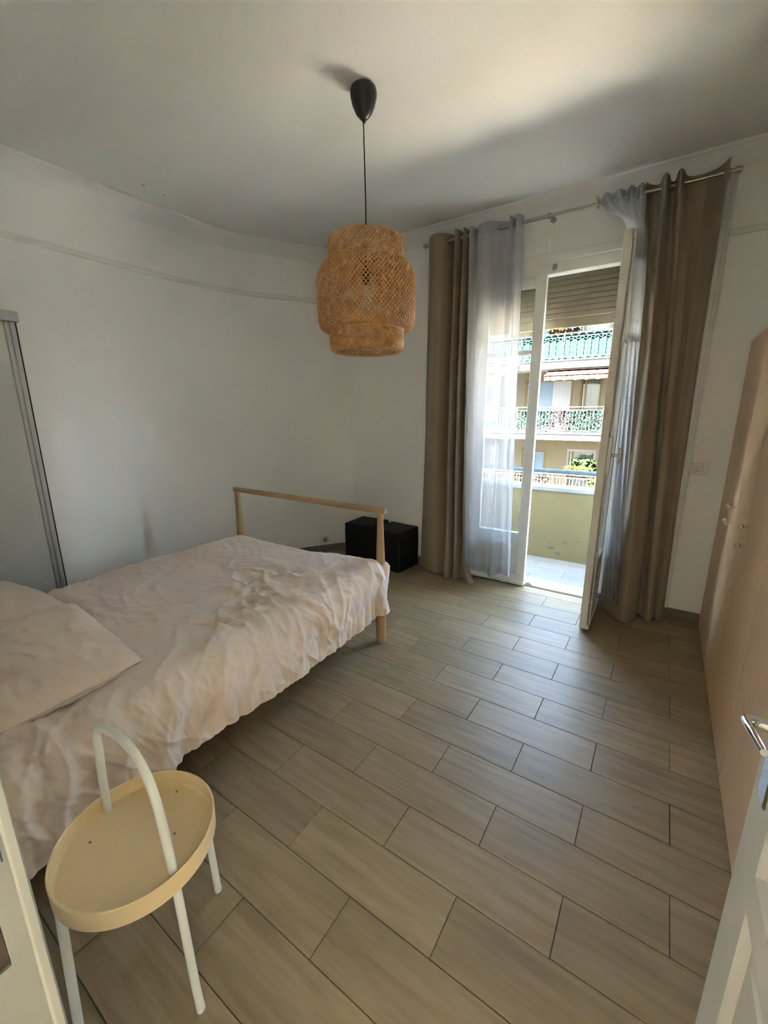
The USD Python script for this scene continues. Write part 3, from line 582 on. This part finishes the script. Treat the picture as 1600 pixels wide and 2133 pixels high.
part(rc, 'cloth', grid(B), BEIGE, True)
rings(rc, ((-.237, 70), (-.182, 15), (-.154, 15), (-.11, 20), (.09, 60)))

SHEER = usdkit.material(stage, '/World/Looks/sheer', {'t': ('transparent_bsdf', {'color': (1, 1, 1)}), 'd': ('diffuse_bsdf', {'color': (.70, .705, .72)}), 'r': ('translucent_bsdf', {'color': (.47, .48, .505)}), 'a': ('mix_closure', {'fac': .5}),
    'tc': ('texture_coordinate', {}), 'mp': ('mapping', {'scale': (1, 1, .05)}), 'n': ('noise_texture', {'scale': 60., 'detail': 2}), 'mr': ('map_range', {'from_min': .3, 'from_max': .7, 'to_min': .64, 'to_max': .80}), 'm': ('mix_closure', {})},
    [('d.BSDF', 'a.closure1'), ('r.BSDF', 'a.closure2'), ('tc.object', 'mp.vector'), ('mp.vector', 'n.vector'), ('n.fac', 'mr.value'), ('mr.result', 'm.fac'), ('t.BSDF', 'm.closure1'), ('a.closure', 'm.closure2')], surface='m.closure')
HEM = usdkit.material(stage, '/World/Looks/sheer_hem', {'t': ('transparent_bsdf', {'color': (1, 1, 1)}), 'd': ('diffuse_bsdf', {'color': (.70, .705, .72)}), 'r': ('translucent_bsdf', {'color': (.47, .48, .505)}), 'a': ('mix_closure', {'fac': .5}), 'm': ('mix_closure', {'fac': .82})},
    [('d.BSDF', 'a.closure1'), ('r.BSDF', 'a.closure2'), ('t.BSDF', 'm.closure1'), ('a.closure', 'm.closure2')], surface='m.closure')
THREAD = look('grey_thread', (.42, .43, .47), .8)
def hem_of(P, e0, e1, along_z=True):
    return grid(P[:, e0:e1] - np.array([0, .0012, 0]))
def stitches(parent, P, cols, zs):
    """Small embroidered stars with a string of dots below each."""
    out = []
    for ci in cols:
        for z0 in zs:
            k = int(np.argmin(np.abs(P[ci, :, 2] - z0))); p = P[ci, k]
            t = P[min(ci + 1, len(P) - 1), k] - P[ci - 1, k]; t[2] = 0; t /= max(np.linalg.norm(t), 1e-9)
            n = np.array([t[1], -t[0], 0]); n *= np.sign(-n[1]) or 1
            star = []
            for a in range(5):
                th = PI / 2 + a * 2 * PI / 5
                star.append(rod(p + n * .003, p + n * .003 + .0125 * (math.cos(th) * t + math.sin(th) * np.array([0, 0, 1])), .0011, 5))
            for q in range(4):
                kk = int(np.argmin(np.abs(P[ci, :, 2] - (z0 - .07 - .042 * q)))); s = trimesh.creation.icosphere(1, .0032); s.vertices *= [1, .5, 1.2]; s.apply_translation(P[ci, kk] + n * .003); star.append(s)
            out += star
    part(parent, 'embroidery', cat(*out), THREAD, kind='stuff')
S = cloth([(3.05, [(-1.535, 3.58), (-1.51, 3.62), (-1.50, 3.67), (-1.48, 3.62), (-1.40, 3.57), (-1.33, 3.60), (-1.24, 3.66), (-1.215, 3.60), (-1.20, 3.57), (-1.18, 3.64), (-1.165, 3.60), (-1.15, 3.57), (-1.115, 3.64)]),
           (1.6, [(-1.52, 3.61), (-1.49, 3.62), (-1.46, 3.60), (-1.43, 3.58), (-1.36, 3.57), (-1.30, 3.61), (-1.24, 3.65), (-1.21, 3.59), (-1.195, 3.57), (-1.165, 3.62), (-1.14, 3.62), (-1.115, 3.58), (-1.08, 3.63)]),
           (.115, [(-1.50, 3.66), (-1.46, 3.62), (-1.40, 3.56), (-1.36, 3.56), (-1.31, 3.62), (-1.26, 3.635), (-1.215, 3.57), (-1.19, 3.56), (-1.16, 3.60), (-1.12, 3.63), (-1.08, 3.60), (-1.045, 3.57), (-1.03, 3.61)])], 170, 90, 8, .003)
S[..., 2] += .022 * np.sin(np.linspace(0, 9, len(S)))[:, None] * np.clip((.5 - S[..., 2]) / .4, 0, 1)
ls = thing('sheer_curtain', 'white sheer curtain hanging over the closed left window leaf', 'curtain')
part(ls, 'cloth', grid(S), SHEER, True); part(ls, 'bottom_hem', hem_of(S, -3, None), HEM, True); part(ls, 'top_hem', hem_of(S, 0, 3), HEM, True); part(ls, 'side_hem', grid(S[-4:] - [0, .0012, 0]), HEM, True); part(ls, 'side_hem', grid(S[:4] - [0, .0012, 0]), HEM, True)
rings(ls, ((-1.50, 20), (-1.37, 60), (-1.225, 20), (-1.185, 15), (-1.155, 15)))
stitches(ls, S, (30, 78, 120), (2.15, 1.62, 1.30, .62))
T = cloth([(3.05, [(-.615, 3.60), (-.58, 3.66), (-.55, 3.60), (-.51, 3.64), (-.47, 3.59), (-.43, 3.65), (-.40, 3.58), (-.37, 3.64), (-.34, 3.59), (-.315, 3.65), (-.295, 3.60)]),
           (2.93, [(-.56, 3.54), (-.53, 3.58), (-.50, 3.54), (-.47, 3.58), (-.44, 3.55), (-.41, 3.60), (-.38, 3.56), (-.355, 3.62), (-.33, 3.58), (-.31, 3.64), (-.29, 3.60)]),
           (2.69, [(-.365, 3.19), (-.345, 3.23), (-.325, 3.28), (-.312, 3.34), (-.304, 3.40), (-.30, 3.45), (-.295, 3.50), (-.288, 3.54), (-.28, 3.58), (-.272, 3.61), (-.265, 3.63)]),
           (2.45, [(-.302, 3.28), (-.300, 3.33), (-.297, 3.38), (-.294, 3.42), (-.290, 3.47), (-.286, 3.51), (-.280, 3.54), (-.274, 3.57), (-.266, 3.60), (-.258, 3.60), (-.25, 3.63)]),
           (1.5, [(-.290, 3.47), (-.288, 3.51), (-.283, 3.47), (-.276, 3.52), (-.268, 3.55), (-.262, 3.49), (-.25, 3.54), (-.242, 3.57), (-.232, 3.51), (-.222, 3.54), (-.215, 3.59)]),
           (.12, [(-.285, 3.67), (-.273, 3.62), (-.255, 3.57), (-.24, 3.61), (-.22, 3.54), (-.205, 3.57), (-.19, 3.52), (-.175, 3.55), (-.16, 3.49), (-.152, 3.53), (-.147, 3.48)])], 150, 110, 3, .003)
rs = thing('sheer_curtain', 'white sheer curtain thrown over the open right window leaf', 'curtain')
part(rs, 'cloth', grid(T), SHEER, True); part(rs, 'bottom_hem', hem_of(T, -3, None), HEM, True); part(rs, 'top_hem', hem_of(T, 0, 3), HEM, True)
rings(rs, ((-.595, 20), (-.49, 60), (-.415, 20), (-.355, 15)))
stitches(rs, T, (70, 110), (2.2, 1.75, 1.0))

# ------------------------------------------------------------------ across the street
STREET = look('pale_paving', (0.05, 0.048, 0.043), .9, (0.045, 0.043, 0.039), 2, world=True, specular_ior_level=0.)
solo('street', 'pale paved street far below between the two apartment buildings', 'street', bx((-60, 4.0, -9.2), (60, 40, -9)), STREET, kind='structure')
CREAM = look('cream_render', (0.0523, 0.0439, 0.0298), .9, (0.0475, 0.0405, 0.0273), .8, world=True, specular_ior_level=0.)
FASC = look('white_slab', (0.05, 0.05, 0.048), .8, (0.045, 0.045, 0.0435), 1.2, world=True, specular_ior_level=0.)
OCHRE = look('ochre_frame', (0.05, 0.036, 0.015), .5, specular_ior_level=0.)
PALEP = look('pale_blue_blind', (0.056, 0.0728, 0.0896), .5, (0.0504, 0.0672, 0.084), 1.5, world=True, specular_ior_level=0.)
WHITEP = look('white_blind', (0.09, 0.0922, 0.0922), .6, specular_ior_level=0.)
FRAMEW = look('white_frame', (0.07, 0.069, 0.065), .5, specular_ior_level=0.)
DGLASS = look('dim_glass', (0.036, 0.039, 0.039), .06, specular_ior_level=.7)
DRAPE = look('pale_drape', (0.0726, 0.0748, 0.0682), .8, (0.0484, 0.0506, 0.0462), 3.2, stretch=(3, 1, .05), world=True)
RAILW = look('white_rail', (0.011, 0.0118, 0.0113), .5, specular_ior_level=0.)
TEAL = look('teal_canvas', (0.0009, 0.0042, 0.0034), .8, (0.0008, 0.0036, 0.0029), 2, world=True, specular_ior_level=0.)
YF_, YB = 18.0, 19.2
slabs = [(6.02, 6.44), (3.17, 3.50), (.437, .735), (-2.40, -2.10), (-5.25, -4.95)]
apt = thing('apartment_building', 'cream apartment building with white balcony slabs across the street', 'building')
units = []
for fl, zt in enumerate([6.44, 3.50, .735, -2.10, -4.95]):
    for rep in range(-3, 3):
        o = rep * 7.0
        if fl % 2 == 0: units += [('w', -5.35 + o, -3.42 + o, zt, zt + 2.12, 0), ('g', -3.14 + o, -2.36 + o, zt + .35, zt + 2.12, 0), ('w', -2.2 + o, .3 + o, zt, zt + 2.12, 1)]
        else: units += [('g', -5.3 + o, -4.98 + o, zt, zt + 2.12, 0), ('p', -4.86 + o, -4.28 + o, zt, zt + 2.0, 0), ('f', -3.43 + o, -2.3 + o, zt + .3, zt + 2.1, 0), ('w', -1.6 + o, .9 + o, zt, zt + 2.1, 0)]
wallm = m3.Manifold.cube([42, .35, 17.0]).translate([-26, YB, -9.0])
holes = [m3.Manifold.cube([x1 - x0, .22, z1 - z0]).translate([x0, YB - .01, z0]) for _, x0, x1, z0, z1, _k in units]
part(apt, 'wall', wallm - m3.Manifold.batch_boolean(holes, m3.OpType.Add), CREAM)
part(apt, 'roof', bx((-26.3, YB - 1.3, 7.9), (16.3, YB + 9, 8.1)), FASC)
part(apt, 'side_wall', cat(bx((-26, YB + .3, -9), (-25.7, YB + 9, 7.9)), bx((15.7, YB + .3, -9), (16, YB + 9, 7.9)), bx((-26, YB + 8.7, -9), (16, YB + 9, 7.9))), CREAM)
for z0, z1 in slabs:
    part(apt, 'balcony_slab', cat(bx((-26, YF_ - .08, z0), (16, YB + .02, z1 - .05), .01), bx((-26, YF_ - .12, z1 - .055), (16, YB + .02, z1), .01)), FASC)
for x, z in ((-5.35, 3.42), (-5.50, .60), (.9, 3.42), (1.0, .6)):
    part(apt, 'drain_spout', lift(rod((0, 0, 0), (0, -.26, -.10), .045, 10), (x, YF_ - .06, z)), look('spout_grey', (.16, .16, .16), .6))
for kind, x0, x1, z0, z1, k in units:
    far = not (-9.5 < .5 * (x0 + x1) < 1 and -3 < z0 < 4)
    w = holder(apt, 'window')
    t = .09 if kind == 'f' else .07
    fr = FRAMEW if kind == 'f' else OCHRE
    part(w, 'frame', cat(bx((x0, YB + .02, z0), (x0 + t, YB + .14, z1)), bx((x1 - t, YB + .02, z0), (x1, YB + .14, z1)), bx((x0 + t, YB + .02, z1 - t), (x1 - t, YB + .14, z1)), bx((x0 + t, YB + .02, z0), (x1 - t, YB + .14, z0 + .05))), fr)
    if kind == 'w':
        xm = x0 + (x1 - x0) * .58
        part(w, 'blind', bx((x0 + t, YB + .08, z0 + .05), (xm, YB + .11, z1 - t)), PALEP); part(w, 'blind', bx((xm + .012, YB + .05, z0 + .05), (x1 - t, YB + .08, z1 - t)), WHITEP)
    elif kind == 'p':
        part(w, 'blind', bx((x0 + t, YB + .08, z0 + .05), (x1 - t, YB + .11, z1 - t)), PALEP)
    else:
        xm = x0 + (x1 - x0) * .12
        part(w, 'drape', bx((xm + .1, YB + .16, z0 + .05), (x1 - t, YB + .18, z1 - t)), DRAPE); part(w, 'mullion', bx((xm + .06, YB + .03, z0), (xm + .11, YB + .1, z1)), OCHRE)
        part(w, 'pane', bx((x0 + t, YB + .10, z0 + .05), (x1 - t, YB + .106, z1 - t)), PANE)
        part(w, 'back', bx((x0, YB + .19, z0), (x1, YB + .205, z1)), DGLASS)
def railing(z0, z1, x0=-14., x1=4., step=.125):
    r = holder(apt, 'railing')
    part(r, 'top_rail', bx((x0, YF_ - .03, z1 - .035), (x1, YF_ + .03, z1), .006), RAILW); part(r, 'bottom_rail', bx((x0, YF_ - .015, z0 + .07), (x1, YF_ + .015, z0 + .10)), RAILW)
    part(r, 'mid_rail', bx((x0, YF_ - .012, z1 - .15), (x1, YF_ + .012, z1 - .125)), RAILW)
    part(r, 'baluster', cat(*[bx((x - .006, YF_ - .006, z0 + .09), (x + .006, YF_ + .006, z1 - .13)) for x in np.arange(x0, x1, step)]), RAILW, kind='stuff')
    for x in np.arange(x0 + .6, x1, 1.62): part(r, 'post', bx((x - .02, YF_ - .02, z0), (x + .02, YF_ + .02, z1 - .03)), RAILW)
railing(3.50, 4.45); railing(.735, 1.74); railing(-2.10, -.91); railing(6.44, 7.3)
def screen(label, x0, x1, z0, z1, ph):
    xs = np.arange(x0, x1, .03); zz = np.linspace(z0, z1, 5)
    P = np.stack(np.meshgrid(xs, zz, indexing='ij'), -1)
    y = YF_ + .055 + .022 * np.sin(P[..., 0] * 2 * PI / .25 + ph + .5 * np.sin(P[..., 0] * 3.1))
    solo('balcony_screen', label, 'privacy screen', grid(np.stack([P[..., 0], y, P[..., 1]], -1)), TEAL, True)
screen('teal canvas privacy screen behind the railing of the upper balcony', -14, 4, 3.51, 4.40, 0)
def leaves(n, lo, hi, s, seed, lean=.5):
    r = np.random.default_rng(seed); c = r.uniform(lo, hi, (n, 3)); V, F = [], []
    d = r.normal(size=(n, 3)); d[:, 1] -= lean; d /= np.linalg.norm(d, axis=1, keepdims=True)
    a = np.cross(d, r.normal(size=(n, 3))); a /= np.linalg.norm(a, axis=1, keepdims=True); b = np.cross(d, a)
    k = s * r.uniform(.6, 1.3, (n, 1))
    V = np.stack([c - a * k, c + b * k * .45 + d * k * .1, c + a * k, c - b * k * .45 + d * k * .1], 1).reshape(-1, 3); i = np.arange(n)[:, None] * 4
    return trimesh.Trimesh(V, np.vstack([i + [0, 1, 2], i + [0, 2, 3]]), process=False)
HGREEN = look('hedge_leaf', (0.0009, 0.0034, 0.0024), .6, (0.004, 0.0085, 0.0068), 9, world=True, specular_ior_level=0.)
HWHITE = look('blossom_leaf', (0.014, 0.0115, 0.0112), .7, (0.006, 0.005, 0.0048), 9, world=True, specular_ior_level=0.)
HOLIVE = look('dry_hedge_leaf', (0.004, 0.003, 0.002), .7, (0.009, 0.0075, 0.005), 9, world=True, specular_ior_level=0.)
HLIME = look('lime_leaf', (0.0038, 0.0062, 0.0008), .6, (0.007, 0.009, 0.0014), 8, world=True, specular_ior_level=0.)
def hedge(label, x0, x1, z0, z1, lk, seed, n=None):
    solo('hedge_screen', label, 'hedge screen', leaves(n or int(1300 * (x1 - x0)), (x0, YF_ + .03, z0), (x1, YF_ + .13, z1), .055, seed), lk, kind='stuff')
hedge('green leaf screen on the middle balcony, left of the blossom screen', -9.5, -4.05, .78, 1.57, HGREEN, 1)
hedge('white and pink blossom screen on the middle balcony railing', -4.05, -3.33, .78, 1.62, HWHITE, 2)
hedge('green leaf screen on the middle balcony, right of the blossom screen', -3.33, 2.0, .78, 1.57, HGREEN, 3)
hedge('dry olive leaf screen behind the lower balcony railing', -8.5, -3.75, -2.0, -1.02, HOLIVE, 4)
RED = look('awning_red', (0.0085, 0.0013, 0.001), .8, specular_ior_level=0.)
def awning(label, x0, x1):
    t = thing('awning', label, 'awning')
    STR = looks.get('awning_stripe') or usdkit.material(stage, '/World/Looks/awning_stripe', {'g': ('geometry', {}), 's': ('separate_xyz', {}), 'm': ('math', {'math_type': 'multiply', 'value2': 5.2}), 'f': ('math', {'math_type': 'fraction'}), 'r': ('rgb_ramp', {'ramp': [(0, (.0075, .0011, .0009)), (.5, (.0075, .0011, .0009)), (.51, (.0095, .0070, .0066)), (1, (.0095, .0070, .0066))]}), 'p': ('principled_bsdf', {'roughness': .8, 'specular_ior_level': 0.})},
        [('g.position', 's.vector'), ('s.x', 'm.value1'), ('m.value', 'f.value1'), ('f.value', 'r.fac'), ('r.color', 'p.base_color')], surface='p.BSDF')
    looks['awning_stripe'] = STR
    part(t, 'roller', rod((x0, 18.15, 3.06), (x1, 18.15, 3.06), .07, 14), RED, 40)
    xs = np.linspace(x0, x1, 60)
    P = np.stack([np.stack([xs, 0 * xs + 18.15 - .55 * v, 3.12 - .20 * v + 0 * xs], -1) for v in np.linspace(0, 1, 6)], 1); part(t, 'cloth', grid(P), STR, True)
    part(t, 'front_bar', bx((x0, 17.57, 2.895), (x1, 17.62, 2.93), .006), FRAMEW)
    v = np.linspace(0, 1, 5)[None, :]; low = 2.70 + .03 * np.abs(np.sin(xs * PI * 2.6))[:, None]
    P = np.stack([np.repeat(xs[:, None], 5, 1), 17.59 + .012 * np.sin(xs * 9)[:, None] * v, 2.90 + (low - 2.90) * v], -1); part(t, 'valance', grid(P), STR, True)
    for x in (x0 + .3, x1 - .3): part(t, 'arm', cat(rod((x, 18.2, 3.08), (x + .1, 17.85, 2.92), .018, 8), rod((x + .1, 17.85, 2.92), (x, 17.6, 2.91), .018, 8)), FRAMEW)
awning('red striped awning under the upper balcony, seen through the open window', -4.22, -1.25)
awning('red striped awning under the upper balcony, seen through the left sheer', -8.9, -5.95)
TERRA = look('terracotta', (0.008, 0.003, 0.002), .8, specular_ior_level=0.)
def planter(label, x, z, w, leaf_look, bloom_look, hh, seed, bush=.28):
    t = thing('flower_box', label, 'flower box', (x, YF_ + .16, z))
    part(t, 'trough', cat(bx((-w / 2, -.09, 0), (w / 2, .09, .02), .004), bx((-w / 2, -.10, .015), (w / 2, .10, .16), .012)), TERRA)
    part(t, 'foliage', leaves(int(900 * w), (-w / 2 - .04, -.16, .12), (w / 2 + .04, .16, .12 + hh), .07, seed), leaf_look, kind='stuff')
    part(t, 'blossom', leaves(int(260 * w), (-w / 2, -.19, .16), (w / 2, .12, .14 + hh), .05, seed + 1, 1.5), bloom_look, kind='stuff')
YBL = look('yellow_blossom', (0.03, 0.017, 0.0015), .7, specular_ior_level=0.); PBL = look('pink_blossom', (0.03, 0.004, 0.008), .7, specular_ior_level=0.); WBL = look('white_blossom', (.25, .24, .21), .7)
planter('flower box with yellow blossoms on the upper balcony', -4.02, 4.455, .50, HLIME, YBL, .12, 31)
planter('flower box with pink blossoms on the upper balcony', -3.48, 4.455, .42, HGREEN, PBL, .14, 41)
planter('terracotta flower box with yellow-green leaves on the lower balcony', -2.75, -1.0, .9, HLIME, YBL, .26, 51)
solo('climbing_plant', 'lime green climbing plant on the lower balcony railing', 'plant', leaves(700, (-2.35, YF_ - .10, -2.0), (-1.55, YF_ + .16, -.95), .085, 61), HLIME, kind='stuff')
solo('potted_palm', 'spiky green plant rising above the lower balcony flower box', 'plant', leaves(260, (-3.1, YF_ + .25, -.85), (-2.2, YF_ + .5, -.32), .13, 71, 0.), look('palm_leaf', (0.002, 0.005, 0.001), .6, specular_ior_level=0.), kind='stuff')
